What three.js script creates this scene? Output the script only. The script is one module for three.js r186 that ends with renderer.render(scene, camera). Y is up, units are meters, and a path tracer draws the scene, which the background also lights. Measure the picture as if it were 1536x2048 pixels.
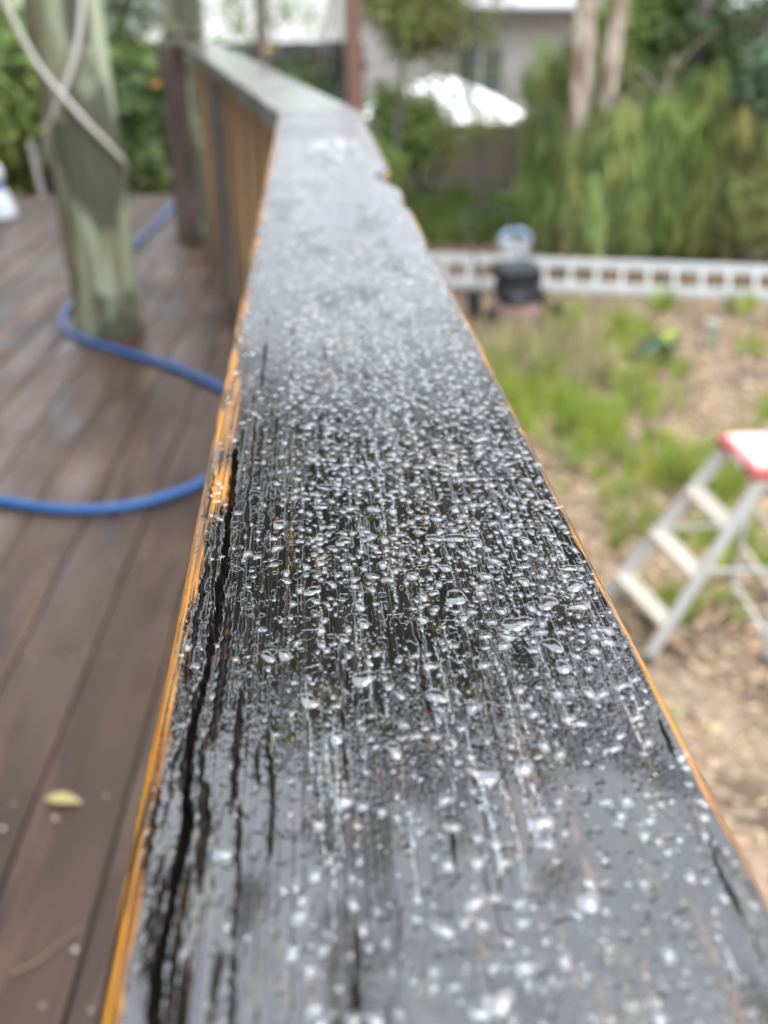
import * as THREE from 'three';
import { mergeGeometries, toCreasedNormals } from 'three/addons/utils/BufferGeometryUtils.js';
import { RoundedBoxGeometry } from 'three/addons/geometries/RoundedBoxGeometry.js';

// ---------------------------------------------------------------- camera, sky, sun, exposure
const scene = new THREE.Scene();
const camera = new THREE.PerspectiveCamera(57.93, 768 / 1024, 0.02, 900);
camera.position.set(0, 1.116, 0);
camera.up.set(0, 1, 0);
camera.lookAt(0.06806524, 1.116 - 0.4842771, -0.87226304);
camera.focus = 0.305;
camera.userData.fStop = 6.8;
const renderer = new THREE.WebGLRenderer();
renderer.toneMapping = THREE.LinearToneMapping;
renderer.toneMappingExposure = 1.9;
renderer.shadowMap.enabled = true;

function rngOf(a) {
  return () => { a = (a + 0x6D2B79F5) | 0; let t = Math.imul(a ^ (a >>> 15), 1 | a); t = (t + Math.imul(t ^ (t >>> 7), 61 | t)) ^ t; return ((t ^ (t >>> 14)) >>> 0) / 4294967296; };
}
const clamp = (v, a = 0, b = 1) => Math.min(b, Math.max(a, v));
const smooth = (a, b, v) => { const t = clamp((v - a) / (b - a)); return t * t * (3 - 2 * t); };
const mix = (a, b, t) => a + (b - a) * t;
// value noise on a hashed lattice
const LAT = new Float32Array(65536); { const r = rngOf(77); for (let i = 0; i < 65536; i++) LAT[i] = r(); }
function noise(x, y) {
  const xi = Math.floor(x), yi = Math.floor(y); let fx = x - xi, fy = y - yi;
  fx = fx * fx * (3 - 2 * fx); fy = fy * fy * (3 - 2 * fy);
  const a = (xi & 255), b = ((xi + 1) & 255), c = (yi & 255) << 8, d = ((yi + 1) & 255) << 8;
  const t0 = LAT[c + a], t1 = LAT[c + b], t2 = LAT[d + a], t3 = LAT[d + b];
  return t0 + (t1 - t0) * fx + (t2 + (t3 - t2) * fx - t0 - (t1 - t0) * fx) * fy;
}
function fbm(x, y, o = 4) { let s = 0, a = 0.5, n = 0; for (let i = 0; i < o; i++) { s += a * noise(x + i * 17.3, y + i * 9.1); n += a; a *= 0.5; x *= 2.03; y *= 2.03; } return s / n; }

// overcast sky: three times brighter overhead than at the horizon
{
  const W = 256, H = 128, d = new Float32Array(W * H * 4);
  for (let j = 0; j < H; j++) for (let i = 0; i < W; i++) {
    const el = ((j + 0.5) / H - 0.5) * Math.PI, s = Math.max(0, Math.sin(el)), az = i / W * 2 * Math.PI;
    const px = Math.cos(az) * Math.cos(el) * 3 + 20, py = Math.sin(az) * Math.cos(el) * 3 + 20 + s * 2;
    const cloud = el > 0 ? 0.94 + 0.12 * fbm(px, py, 3) : 1;
    const L = 2.6 * (1 + 2 * s) / 3 * cloud, k = (j * W + i) * 4;
    d[k] = L * 0.93; d[k + 1] = L * 0.99; d[k + 2] = L * 1.09; d[k + 3] = 1;
  }
  const t = new THREE.DataTexture(d, W, H, THREE.RGBAFormat, THREE.FloatType);
  t.mapping = THREE.EquirectangularReflectionMapping; t.magFilter = THREE.LinearFilter; t.minFilter = THREE.LinearFilter; t.needsUpdate = true;
  scene.background = t; scene.environment = t;
}
const sun = new THREE.DirectionalLight(new THREE.Color(1, 0.93, 0.82), 0.8);
sun.position.set(9, 24, -12); sun.target.position.set(0, 0, -6);
sun.castShadow = true; sun.shadow.radius = 60; sun.shadow.mapSize.set(2048, 2048);
Object.assign(sun.shadow.camera, { left: -25, right: 25, top: 25, bottom: -25, near: 1, far: 80 });
scene.add(sun, sun.target);

// ---------------------------------------------------------------- helpers
const used = {};
function numbered(name) { const n = used[name] = (used[name] ?? -1) + 1; return n ? `${name}_${String(n).padStart(3, '0')}` : name; }
function tag(o, label, category, group, kind) {
  if (label) o.userData.label = label; if (category) o.userData.category = category;
  if (group) o.userData.group = group; if (kind) o.userData.kind = kind; return o;
}
function thing(name, label, category, pos = [0, 0, 0], turn = 0, group) {
  const o = new THREE.Group(); o.name = numbered(name); o.position.set(...pos); o.rotation.y = turn; scene.add(o);
  return tag(o, label, category, group);
}
function part(name, geo, mat, parent) {
  const m = new THREE.Mesh(Array.isArray(geo) ? mergeGeometries(geo.map(g => g.index ? g.toNonIndexed() : g)) : geo, mat);
  m.name = parent === scene ? numbered(name) : name; m.castShadow = m.receiveShadow = true; parent.add(m); return m;
}
const lin = (r, g, b) => new THREE.Color().setRGB(r, g, b);
const M = (r, g, b, rough = 0.8, more = {}) => new THREE.MeshPhysicalMaterial({ color: lin(r, g, b), roughness: rough, ...more });
function box(w, h, d, x = 0, y = 0, z = 0, r = 0.004, seg = 1) { const g = new RoundedBoxGeometry(w, h, d, seg, Math.min(r, w / 2.01, h / 2.01, d / 2.01)); g.translate(x, y, z); return g; }
function beam(a, b, w, t, r = 0.004) {          // a bar of section w x t from a to b
  const A = new THREE.Vector3(...a), B = new THREE.Vector3(...b), L = A.distanceTo(B), g = box(w, t, L, 0, 0, 0, r);
  const m = new THREE.Matrix4().lookAt(A, B, new THREE.Vector3(0, 1, 0.001)); m.setPosition(A.clone().add(B).multiplyScalar(0.5)); g.applyMatrix4(m); return g;
}
function tube(pts, r, seg = 60, rad = 10) { return new THREE.TubeGeometry(new THREE.CatmullRomCurve3(pts.map(p => new THREE.Vector3(...p))), seg, r, rad); }
function taper(pts, r0, r1, seg = 14, rad = 9, rough = 0, seed = 1) {   // a tube that narrows: trunks, limbs
  const c = new THREE.CatmullRomCurve3(pts.map(p => new THREE.Vector3(...p))), g = new THREE.TubeGeometry(c, seg, 1, rad), P = g.attributes.position, v = new THREE.Vector3();
  for (let i = 0; i <= seg; i++) { const q = c.getPointAt(i / seg), r = mix(r0, r1, i / seg); for (let j = 0; j <= rad; j++) { const k = i * (rad + 1) + j; v.fromBufferAttribute(P, k).sub(q).multiplyScalar(r * (1 + rough * (noise(seed + (j % rad) * 0.7, i * 0.6 + seed * 3) - 0.5))).add(q); P.setXYZ(k, v.x, v.y, v.z); } }
  g.computeVertexNormals(); return g;
}
function dataTex(W, H, fn, srgb = true, float = false) {   // fn(u, v) -> [r,g,b], linear for float, display values 0..1 for bytes
  const d = float ? new Float32Array(W * H * 4) : new Uint8Array(W * H * 4);
  for (let j = 0; j < H; j++) for (let i = 0; i < W; i++) {
    const c = fn((i + 0.5) / W, (j + 0.5) / H), k = (j * W + i) * 4;
    for (let q = 0; q < 3; q++) d[k + q] = float ? c[q] : Math.round(255 * clamp(srgb ? (c[q] <= 0.0031308 ? c[q] * 12.92 : 1.055 * Math.pow(c[q], 1 / 2.4) - 0.055) : c[q]));
    d[k + 3] = float ? 1 : 255;
  }
  const t = new THREE.DataTexture(d, W, H, THREE.RGBAFormat, float ? THREE.FloatType : THREE.UnsignedByteType);
  t.magFilter = t.minFilter = THREE.LinearFilter; t.wrapS = t.wrapT = THREE.RepeatWrapping; if (srgb && !float) t.colorSpace = THREE.SRGBColorSpace; t.needsUpdate = true; return t;
}
const tint = (a, b, t) => [mix(a[0], b[0], t), mix(a[1], b[1], t), mix(a[2], b[2], t)];

// ---------------------------------------------------------------- ground
function groundY(x, z) {
  const rise = smooth(0.2, -1.6, x + (z + 8) * 0.1) * smooth(-5.2, -7.0, z);
  const far = Math.hypot(x, z + 6);
  return -1.7 + rise * 1.42 + 0.10 * (fbm(x * 0.35 + 40, z * 0.35 + 60, 3) - 0.5) * smooth(3, 5, far) + 0.02 * Math.max(0, far - 40);
}
{
  const xs = [], axis = (lo, hi) => { const a = []; for (let v = lo; v <= hi + 1e-6; v += Math.abs(v) < 24 ? 0.4 : 8) a.push(v); return a; };
  const ax = axis(-320, 320), az = axis(-320, 320), P = [], U = [], I = [];
  for (const z of az) for (const x of ax) { P.push(x, groundY(x, z), z); U.push(x / 3, z / 3); }
  const n = ax.length;
  for (let j = 0; j < az.length - 1; j++) for (let i = 0; i < n - 1; i++) { const a = j * n + i; I.push(a, a + n, a + 1, a + 1, a + n, a + n + 1); }
  const g = new THREE.BufferGeometry(); g.setAttribute('position', new THREE.Float32BufferAttribute(P, 3)); g.setAttribute('uv', new THREE.Float32BufferAttribute(U, 2)); g.setIndex(I); g.computeVertexNormals();
  const soil = dataTex(512, 512, (u, v) => {
    const a = fbm(u * 12, v * 12, 4), b = noise(u * 90, v * 90), c = noise(u * 200, v * 200);
    let q = tint([0.085, 0.055, 0.033], [0.24, 0.165, 0.108], smooth(0.32, 0.66, a));
    q = tint(q, [0.36, 0.26, 0.19], b > 0.66 ? 0.7 : 0); q = tint(q, [0.09, 0.06, 0.035], c > 0.72 ? 0.6 : 0); return q;
  });
  const mat = new THREE.MeshStandardMaterial({ map: soil, roughness: 0.95 });
  tag(part('ground', g, mat, scene), 'bare mulch and leaf litter ground of the garden', 'ground', null, 'structure');
}

// ---------------------------------------------------------------- deck
const railTop = 0.95, DY = 2.62 * Math.PI / 180;     // deck boards run 2.6 degrees off the handrail
const deckWood = dataTex(1024, 1024, (u, v) => {      // u: across 0.56 m, v: along 2.4 m
  const x = u * 0.56, z = v * 2.4, g = fbm(x * 420, z * 5, 3), p = fbm(x * 9 + 5, z * 2.2, 4), w = fbm(x * 22 + 70, z * 4 + 9, 4);
  let c = tint([0.044, 0.026, 0.019], [0.090, 0.056, 0.040], clamp(p * 2.0 - 0.5));
  c = tint(c, [0.150, 0.095, 0.062], smooth(0.55, 0.78, w) * 0.6);
  const k = 0.74 + 0.46 * g; return [c[0] * k * 0.93, c[1] * k * 0.86, c[2] * k * 0.77];
});
const deckRough = dataTex(512, 512, (u, v) => { const w = fbm(u * 9 + 3, v * 8, 4), g = noise(u * 160, v * 9); const r = mix(0.28, 0.55, clamp(w * 2 - 0.5)) + 0.1 * g; return [r, r, r]; }, false);
const deckBump = dataTex(512, 1024, (u, v) => { const h = 0.6 * fbm(u * 200, v * 12, 3) + 0.4 * noise(u * 420, v * 40); return [h, h, h]; }, false);
const deckMat = new THREE.MeshPhysicalMaterial({ map: deckWood, roughnessMap: deckRough, roughness: 1, bumpMap: deckBump, bumpScale: 0.0006, ior: 1.45 });
const deckTones = [[1, 1, 1], [0.82, 0.80, 0.80], [1.16, 1.1, 1.04], [0.92, 0.95, 1.0], [1.05, 0.96, 0.9]].map(c => { const m = deckMat.clone(); m.color.setRGB(...c); return m; });
{
  const deck = thing('deck', 'dark brown timber deck of long parallel boards', 'deck', [0, 0, 0], -DY); deck.userData.kind = 'structure';
  const W = 0.1395, pitch = 0.1447, zNear = 1.6, zFar = -6.35, screw = M(0.19, 0.175, 0.16, 0.55, { metalness: 0.3 });
  const cap = new THREE.CylinderGeometry(0.0042, 0.0042, 0.003, 10), r = rngOf(5);
  // lateral position so that a gap falls at x = -0.513 at z = -1.805
  const c = Math.cos(DY), s = Math.sin(DY), lat0 = -0.513 * c + -1.805 * s;   // local x after turning back
  for (let i = 0; i < 30; i++) {
    const lx = lat0 + (2.5 - i) * pitch + pitch * 0.5 - pitch * 0.0, dz = (r() - 0.5) * 0.02, dy = (r() - 0.5) * 0.0022;
    const g = new RoundedBoxGeometry(W + (r() - 0.5) * 0.0035, 0.032, zNear - zFar, 2, 0.003), P = g.attributes.position, U = g.attributes.uv, ou = r(), ov = r();
    for (let k = 0; k < P.count; k++) U.setXY(k, P.getX(k) / 0.56 + ou, P.getZ(k) / 2.4 + ov);
    const plank = part('plank', g, deckTones[Math.floor(r() * 5)], deck); plank.position.set(lx, -0.016 + dy, (zNear + zFar) / 2 + dz);
    if (i < 12) for (let k = 0; k < 9; k++) for (const e of [-1, 1]) {
      const z = -0.725 - 0.36 * k, m = part('screw_head', cap, screw, plank);
      m.position.set(e * 0.041 + (r() - 0.5) * 0.006, 0.0163, z + (r() - 0.5) * 0.012 - (zNear + zFar) / 2);
    }
  }
  const joist = M(0.07, 0.05, 0.04, 0.9);
  for (let k = 0; k < 20; k++) { const j = part('joist', box(4.6, 0.09, 0.045, 0, 0, 0, 0.003), joist, deck); j.position.set(lat0 - 1.75, -0.082, -0.725 - 0.36 * (k - 5)); }
}

// ---------------------------------------------------------------- handrail
const RX0 = -0.0465, RX1 = 0.0918, RW = RX1 - RX0, ZN = -0.05, ZM = -0.62, ZF = -1.705;
const cracks = [  // [x, wander, half width, depth, z start, z end, share present, seed]
  [-0.0338, 0.0015, 0.0011, 0.006, -0.05, -0.36, 1.0, 1], [-0.0362, 0.0012, 0.0006, 0.002, -0.05, -0.33, 0.5, 21], [-0.0318, 0.0012, 0.0007, 0.002, -0.05, -0.3, 0.5, 22], [-0.0212, 0.0012, 0.0005, 0.0012, -0.06, -0.4, 0.45, 23], [-0.0150, 0.0012, 0.0004, 0.001, -0.06, -0.4, 0.4, 24], [-0.0415, 0.0008, 0.0005, 0.0015, -0.07, -0.5, 0.45, 25],
  [-0.0388, 0.0010, 0.0008, 0.0018, -0.06, -0.30, 0.55, 2], [-0.0300, 0.0012, 0.0010, 0.002, -0.06, -0.26, 0.6, 3],
  [-0.0243, 0.0010, 0.0008, 0.0018, -0.10, -0.25, 0.55, 4], [-0.0185, 0.0012, 0.0006, 0.0012, -0.08, -0.34, 0.35, 5], [-0.0270, 0.0010, 0.0007, 0.0014, -0.25, -0.55, 0.5, 6],
  [0.0262, 0.0014, 0.0005, 0.001, -0.13, -0.6, 0.45, 7], [0.0435, 0.0012, 0.0006, 0.0012, -0.12, -0.34, 0.5, 8], [0.0560, 0.0012, 0.0005, 0.001, -0.10, -0.4, 0.4, 9],
  [0.0850, 0.0016, 0.00035, 0.001, -0.10, -0.2, 0.6, 10], [0.0040, 0.0012, 0.0005, 0.0008, -0.08, -0.5, 0.35, 11], [0.0700, 0.0012, 0.0005, 0.001, -0.16, -0.5, 0.4, 12], [-0.0120, 0.001, 0.0005, 0.0009, -0.2, -0.6, 0.4, 13],
];
function crackAt(x, z) {      // [depth, closeness 0..1]
  let d = 0, c = 0;
  for (const [cx, wa, hw, dp, z0, z1, share, s] of cracks) {
    if (Math.abs(x - cx) > 0.007 || z > z0 || z < z1) continue;
    const on = share >= 1 ? 1 : smooth(1 - share - 0.12, 1 - share + 0.12, noise(s * 7.7, z * 46) * 0.75 + 0.25 * noise(s * 3.1, z * 140)) * smooth(z1, z1 + 0.02, z) * smooth(z0, z0 - 0.02, z);
    if (on < 0.02) continue;
    const xc = cx + wa * 2 * (noise(s * 5.3, z * 32) - 0.5) + wa * 1.1 * (noise(s * 9.9, z * 110) - 0.5) + 0.0007 * (noise(s * 4.4, z * 420) - 0.5) + 0.0006 * (noise(s * 1.4, z * 900) - 0.5), w = hw * on * (0.25 + 0.8 * noise(s * 2.2 + 40, z * 70) + 0.55 * noise(s * 8.2, z * 330));
    const t = clamp(1 - Math.abs(x - xc) / Math.max(w, 1e-5)), e = Math.sqrt(t) * on;
    d = Math.max(d, dp * e); c = Math.max(c, e);
  }
  return [d, c];
}
const chip = (x, z, cx, cz, rx, rz) => { const q = Math.hypot((x - cx) / rx, (z - cz) / rz) + 0.35 * (noise(x * 160 + 9, z * 60) - 0.5); return smooth(1, 0.6, q); };
const chips = (x, z) => Math.max(chip(x, z, 0.094, -1.035, 0.020, 0.055), chip(x, z, 0.096, -0.70, 0.010, 0.05), 0.8 * chip(x, z, 0.095, -0.885, 0.008, 0.03));
function railLarge(x, z) {    // shape of the top, metres
  return -crackAt(x, z)[0] - 0.011 * chips(x, z) + 0.0012 * (fbm(x * 14 + 3, z * 6 + 8, 2) - 0.5);
}
const filmAt = (x, z) => smooth(0.31, 0.47, 0.55 * fbm(x * 34 + 11, z * 17 + 5, 3) + 0.45 * fbm(x * 110 + 3, z * 60 + 8, 2));   // how much standing water hides the wood, in patches all over
function worn(x, z) {         // bare orange timber showing through: amount 0..1
  const e0 = RX0 + 0.0052 + 0.0020 * (fbm(z * 60, 3, 3) - 0.5) * 2, e1 = RX1 - 0.0027 - 0.0014 * (fbm(z * 70, 9, 3) - 0.5) * 2;
  const streak = fbm(x * 1500, z * 26, 2), brk = smooth(0.30, 0.46, fbm(x * 300 + 7, z * 34 + 3, 3));
  let w = Math.max(smooth(e0 + 0.0009, e0 - 0.0003, x), smooth(e1 - 0.0006, e1 + 0.0004, x)) * smooth(0.26, 0.5, streak) * (x > 0 ? 0.55 + 0.45 * brk : 0.25 + 0.75 * brk) * (1 - chips(x, z));
  const patch = Math.max(smooth(1, 0.3, Math.hypot((x + 0.0395) / 0.0075, (z + 0.322) / 0.034)), 0.7 * smooth(1, 0.4, Math.hypot((x + 0.039) / 0.005, (z + 0.40) / 0.06)));
  w = Math.max(w, patch * smooth(0.40, 0.58, streak + 0.14 * patch));
  const line = smooth(0.66, 0.74, fbm(x * 620 + 31, z * 14, 2)) * smooth(0.52, 0.62, fbm(x * 60 + 8, z * 30 + 4, 2));
  return [clamp(w), clamp(line * 0.8)];
}
const threads = Array.from({ length: 60 }, (_, i) => { const q = LAT[900 + i], p = LAT[1300 + i], a = -0.09 - 0.33 * LAT[1700 + i]; return [mix(-0.016, 0.088, q), 0.0012, 0.00035 + 0.0005 * p, a, a - 0.05 - 0.14 * p, i + 3]; });
function fineHeight(x, z, film) {   // relief of grain and water in millimetres; share of spatter; share of held threads
  const wx = x + 0.0026 * (noise(z * 9, x * 40) - 0.5), g = fbm(wx * 620, z * 11, 3), groove = smooth(0.56, 0.80, noise(wx * 900 + 20, z * 8)) + 0.7 * smooth(0.6, 0.82, noise(wx * 1700 + 60, z * 15)), s = 0.55 * noise(x * 1500 + 4, z * 620) + 0.45 * noise(x * 2600 + 9, z * 1300), g2 = noise(wx * 2000, z * 60);
  const grain = 0.30 * g - 0.20 * groove + 0.10 * g2, pits = smooth(0.72, 0.82, noise(x * 560 + 60, z * 330));
  let h = mix(grain + 0.30 * s, 0.52 * grain + 0.06 * s + 0.08 * fbm(x * 190, z * 120, 2) - 0.14 * pits + 0.10 * smooth(0.66, 0.82, noise(x * 640 + 9, z * 190 + 5)), film);
  // spatter: one little dome per cell
  const cell = 0.0017, gx = x / cell, gz = z / cell, ix = Math.floor(gx), iz = Math.floor(gz), few = x < -0.012 + 0.012 * noise(z * 20, 4) ? 0.12 : film > 0.5 ? 0.2 : 0.42; let dome = 0;
  for (let a = -1; a <= 1; a++) for (let b = -1; b <= 1; b++) {
    const q = ((ix + a) * 73 + (iz + b) * 179) & 65535, t = LAT[(q * 13 + 7) & 65535]; if (t > few) continue;
    const cx = ix + a + 0.5 + 0.7 * (LAT[(q * 29 + 3) & 65535] - 0.5), cz = iz + b + 0.5 + 0.7 * (LAT[(q * 37 + 5) & 65535] - 0.5), r = 0.16 + 0.34 * t / 0.42, e = 1 - ((gx - cx) ** 2 + (gz - cz) ** 2) / (r * r);
    if (e > 0) dome = Math.max(dome, r * 0.72 * e);
  }
  // threads of water held along the grain, beaded along their length
  let wet = 0, ridge = 0;
  for (const [cx, wa, hw, z0, z1, sd] of threads) { if (Math.abs(x - cx) > 0.005 || z > z0 || z < z1) continue; const on = smooth(0.40, 0.54, noise(sd * 4.1, z * 60)); const d = Math.abs(x - cx - wa * 2 * (noise(sd * 6.3, z * 28) - 0.5) - 0.0005 * (noise(sd * 2.7, z * 260) - 0.5)) / (hw * (0.35 + 1.1 * noise(sd * 3.7, z * 210))); if (d < 1 && on > 0) { const e = (1 - d * d) * on; if (e > wet) { wet = e; ridge = 0.28 * e * (0.35 + 1.1 * noise(sd * 8.9, z * 430)); } } }
  return [h + dome + ridge, smooth(0, 0.08, dome), smooth(0, 0.3, wet)];
}
function railMaps(W, H, z0, z1, amp) {
  const n = W * H, col = new Uint8Array(n * 4), rgh = new Uint8Array(n * 4), spc = new Uint8Array(n * 4), bmp = new Float32Array(n * 4), toS = c => Math.round(255 * clamp(c <= 0.0031308 ? c * 12.92 : 1.055 * Math.pow(c, 1 / 2.4) - 0.055));
  for (let j = 0; j < H; j++) for (let i = 0; i < W; i++) {
    const x = RX0 + (i + 0.5) / W * RW, z = mix(z0, z1, (j + 0.5) / H), k = (j * W + i) * 4;
    const f = filmAt(x, z), [w, l] = worn(x, z), cr = crackAt(x, z)[1], st = fbm(x * 900, z * 18, 2), big = fbm(x * 30 + 2, z * 14, 3), sp = noise(x * 1100, z * 420);
    let c = tint([0.008, 0.0072, 0.0068], [0.034, 0.028, 0.024], clamp((st - 0.35) * 1.6) * clamp(big * 2 - 0.5));
    c = tint(c, [0.13, 0.062, 0.026], 0.7 * l * smooth(0.35, 0.6, sp));
    const moss = smooth(0.66, 0.74, fbm(x * 90 + 50, z * 60 + 20, 3)) * smooth(0.5, 0.6, sp); c = tint(c, [0.05, 0.045, 0.012], moss * 0.35);
    c = tint(c, tint([0.16, 0.060, 0.010], [0.46, 0.20, 0.018], clamp(st * 2.2 - 0.6)), w * (1 - cr));
    c = tint(c, tint([0.005, 0.004, 0.003], [0.07, 0.030, 0.012], smooth(0.5, 0.75, noise(x * 2400, z * 90)) * smooth(0.4, 0.6, sp)), cr);
    const kq = Math.hypot((x - 0.034) / 0.034, (z + 1.25) / 0.17) + 0.35 * (fbm(x * 120, z * 24 + 4, 3) - 0.5), scum = 0.7 * smooth(1.25, 0.6, kq) * smooth(0.50, 0.64, fbm(x * 170, z * 22 + 6, 4)); c = tint(c, [0.42, 0.43, 0.42], scum);
    col[k] = toS(c[0]); col[k + 1] = toS(c[1]); col[k + 2] = toS(c[2]); col[k + 3] = 255;
    const [hf, dome, wet] = fineHeight(x, z, f);
    const soak = Math.max(f, dome, wet), sp1 = mix(0.5, 1, soak) * (1 - 0.8 * cr) * (1 - 0.65 * w * (1 - dome)); spc[k] = spc[k + 1] = spc[k + 2] = spc[k + 3] = Math.round(255 * clamp(sp1));
    const r = mix(mix(0.13, 0.07, soak), 0.6, Math.max(cr, scum, 0.6 * w * (1 - dome))), rr = Math.round(255 * r); rgh[k] = rgh[k + 1] = rgh[k + 2] = rr; rgh[k + 3] = 255;
    const knot = Math.hypot((x - 0.032) / 0.028, (z + 1.24) / 0.13), swirl = smooth(1, 0.5, knot) * 0.35 * Math.sin(knot * 16 + 5 * noise(x * 120, z * 30));
    const hh = hf * amp * (1 - cr) - 0.3 * cr + swirl; bmp[k] = bmp[k + 1] = bmp[k + 2] = hh; bmp[k + 3] = 1;
  }
  const mk = (d, type, srgb) => { const t = new THREE.DataTexture(d, W, H, THREE.RGBAFormat, type); t.magFilter = t.minFilter = THREE.LinearFilter; t.wrapS = t.wrapT = THREE.ClampToEdgeWrapping; if (srgb) t.colorSpace = THREE.SRGBColorSpace; t.needsUpdate = true; return t; };
  return new THREE.MeshPhysicalMaterial({ map: mk(col, THREE.UnsignedByteType, true), roughnessMap: mk(rgh, THREE.UnsignedByteType), roughness: 1, bumpMap: mk(bmp, THREE.FloatType), bumpScale: 0.001, ior: 1.72, specularIntensity: 1, specularIntensityMap: mk(spc, THREE.UnsignedByteType) });
}
const railNear = railMaps(1024, 2048, ZN, ZM, 1), railFar = railMaps(512, 2048, ZM, ZF - 0.02, 1);
const profile = [];   // [x, y] round the board from its left underside over the top to its right underside
{
  const rl = 0.0055, rr = 0.0032, H = 0.042;
  for (let i = 0; i < 4; i++) profile.push([RX0, -H + (H - rl) * i / 4]);
  for (let i = 0; i < 9; i++) { const a = Math.PI / 2 * i / 9; profile.push([RX0 + rl - rl * Math.cos(a), -rl + rl * Math.sin(a)]); }
  const n = 252; for (let i = 0; i <= n; i++) profile.push([mix(RX0 + rl, RX1 - rr, i / n), 0]);
  for (let i = 1; i <= 7; i++) { const a = Math.PI / 2 * i / 7; profile.push([RX1 - rr + rr * Math.sin(a), -rr + rr * Math.cos(a)]); }
  for (let i = 1; i <= 4; i++) profile.push([RX1, -rr - (H - rr) * i / 4]);
}
function railGeo(zs, z0, z1, large, mitre, turnUV) {
  const n = profile.length, P = [], U = [], I = [];
  for (const z of zs) for (const [x, y] of profile) {
    const onTop = smooth(-0.006, -0.001, y), inset = 0.012 * large(x, z)[1] * (x > 0.05 ? 1 : 0);
    P.push(x - inset, y + large(x, z)[0] * onTop, z + mitre(x, z)); U.push((x - RX0) / RW, (z - z0) / (z1 - z0));
  }
  for (let j = 0; j < zs.length - 1; j++) for (let i = 0; i < n - 1; i++) { const a = j * n + i; I.push(a, a + 1, a + n, a + 1, a + n + 1, a + n); }
  const g = new THREE.BufferGeometry(); g.setAttribute('position', new THREE.Float32BufferAttribute(P, 3)); g.setAttribute('uv', new THREE.Float32BufferAttribute(U, 2)); g.setIndex(I); g.computeVertexNormals(); return g;
}
const range = (a, b, n) => Array.from({ length: n + 1 }, (_, i) => mix(a, b, i / n));
const TURN = 9.25 * Math.PI / 180, railing = thing('deck_railing', 'weathered black timber handrail with posts and slats along the deck edge', 'railing');
{
  const large = (x, z) => [railLarge(x, z), smooth(0.075, 0.092, x) * chips(x, z)], mit = (x, z) => -Math.max(0, x - RX0) * Math.tan(TURN / 2) * smooth(-1.5, ZF, z) ;
  const back = mergeGeometries([railGeo(range(0.42, ZN, 12), ZN, ZM, large, () => 0)]);
  const a = part('handrail_board', railGeo(range(ZN, ZM, 700), ZN, ZM, large, () => 0), railNear, railing); a.position.y = railTop;
  a.userData.label = 'wet blackened timber board beaded with water, orange along its edges';
  const b = part('handrail_board', railGeo(range(ZM, ZF, 150), ZM, ZF - 0.02, large, mit), railFar, railing); b.position.y = railTop;
  const e = part('handrail_board', back, railFar, railing); e.position.y = railTop;
  const under = M(0.08, 0.05, 0.03, 0.8), u = part('underside', box(RW - 0.004, 0.004, 2.1, (RX0 + RX1) / 2, railTop - 0.041, -0.65, 0.001), under, railing);
  // second board turns left at the mitre
  const L2 = 3.35, grp = new THREE.Group(); grp.name = 'turned_section'; grp.position.set(RX0, 0, ZF - 0.003); grp.rotation.y = TURN; railing.add(grp);
  const mit2 = (x, z) => Math.max(0, x - RX0) * Math.tan(TURN / 2) * smooth(-0.25, 0, z);
  const g2 = railGeo(range(0, -L2, 90), 0.1, -1.12, (x, z) => [0.0012 * (fbm(x * 14 + 60, z * 6 + 8, 2) - 0.5), 0], mit2);
  const c = part('handrail_board', g2, railFar.clone(), grp); c.material.map = railFar.map.clone(); c.material.map.wrapT = THREE.RepeatWrapping; c.material.map.needsUpdate = true;
  for (const k of ['bumpMap', 'roughnessMap']) { c.material[k] = railFar[k].clone(); c.material[k].wrapT = THREE.RepeatWrapping; c.material[k].needsUpdate = true; }
  c.material.map = dataTex(128, 1024, (u, v) => { const a = fbm(u * 60, v * 12, 3), b = fbm(u * 5, v * 9, 3), q = tint([0.04, 0.038, 0.03], [0.17, 0.17, 0.14], clamp(a * b * 4 - 0.5)); return q; }); c.material.roughness = 1.2; c.position.set(-RX0, railTop, 0);
  const slatTex = dataTex(128, 512, (u, v) => { const g = fbm(u * 30, v * 3, 3), p = fbm(u * 3, v * 5 + 7, 3); const q = tint([0.085, 0.047, 0.020], [0.25, 0.150, 0.066], clamp(p * 2 - 0.5)); const k = 0.7 + 0.6 * g; return [q[0] * k, q[1] * k, q[2] * k]; });
  const slat = new THREE.MeshStandardMaterial({ map: slatTex, roughness: 0.7 }), postTex = dataTex(128, 512, (u, v) => { const g = fbm(u * 40, v * 3, 3), p = fbm(u * 4 + 9, v * 5, 3), q = tint([0.045, 0.032, 0.026], [0.12, 0.085, 0.07], clamp(p * 2 - 0.5)), k = 0.75 + 0.5 * g; return [q[0] * k, q[1] * k, q[2] * k]; });
  const postMat = new THREE.MeshStandardMaterial({ map: postTex, roughness: 0.75 });
  for (const z of [0.2, 0.45, 0.72, 1.02, 1.36, 1.58, 2.32, 2.52, 2.95]) { const s = part('baluster', box(0.042, 0.90, 0.10, 0, 0, 0, 0.004, 2), slat, grp); s.position.set(0.06, 0.455, -z); }
  const mp = part('post', box(0.09, 0.9, 0.26, 0, 0, 0, 0.006, 2), postMat, grp); mp.position.set(0.075, 0.455, -1.97);
  part('bottom_rail', box(0.04, 0.07, L2 - 0.05, 0.105, 0.09, -L2 / 2, 0.004), slat, grp);
  const p = part('post', box(0.125, 0.935, 0.125, 0, 0, 0, 0.006, 2), postMat, grp); p.position.set(-0.045, 0.47, -L2 - 0.07);
  for (let i = 0; i < 13; i++) { const s = part('baluster', box(0.042, 0.86, 0.042, 0, 0, 0, 0.004, 2), slat, railing); s.position.set(0.03, 0.475, 0.3 - i * 0.15); }
}

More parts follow.
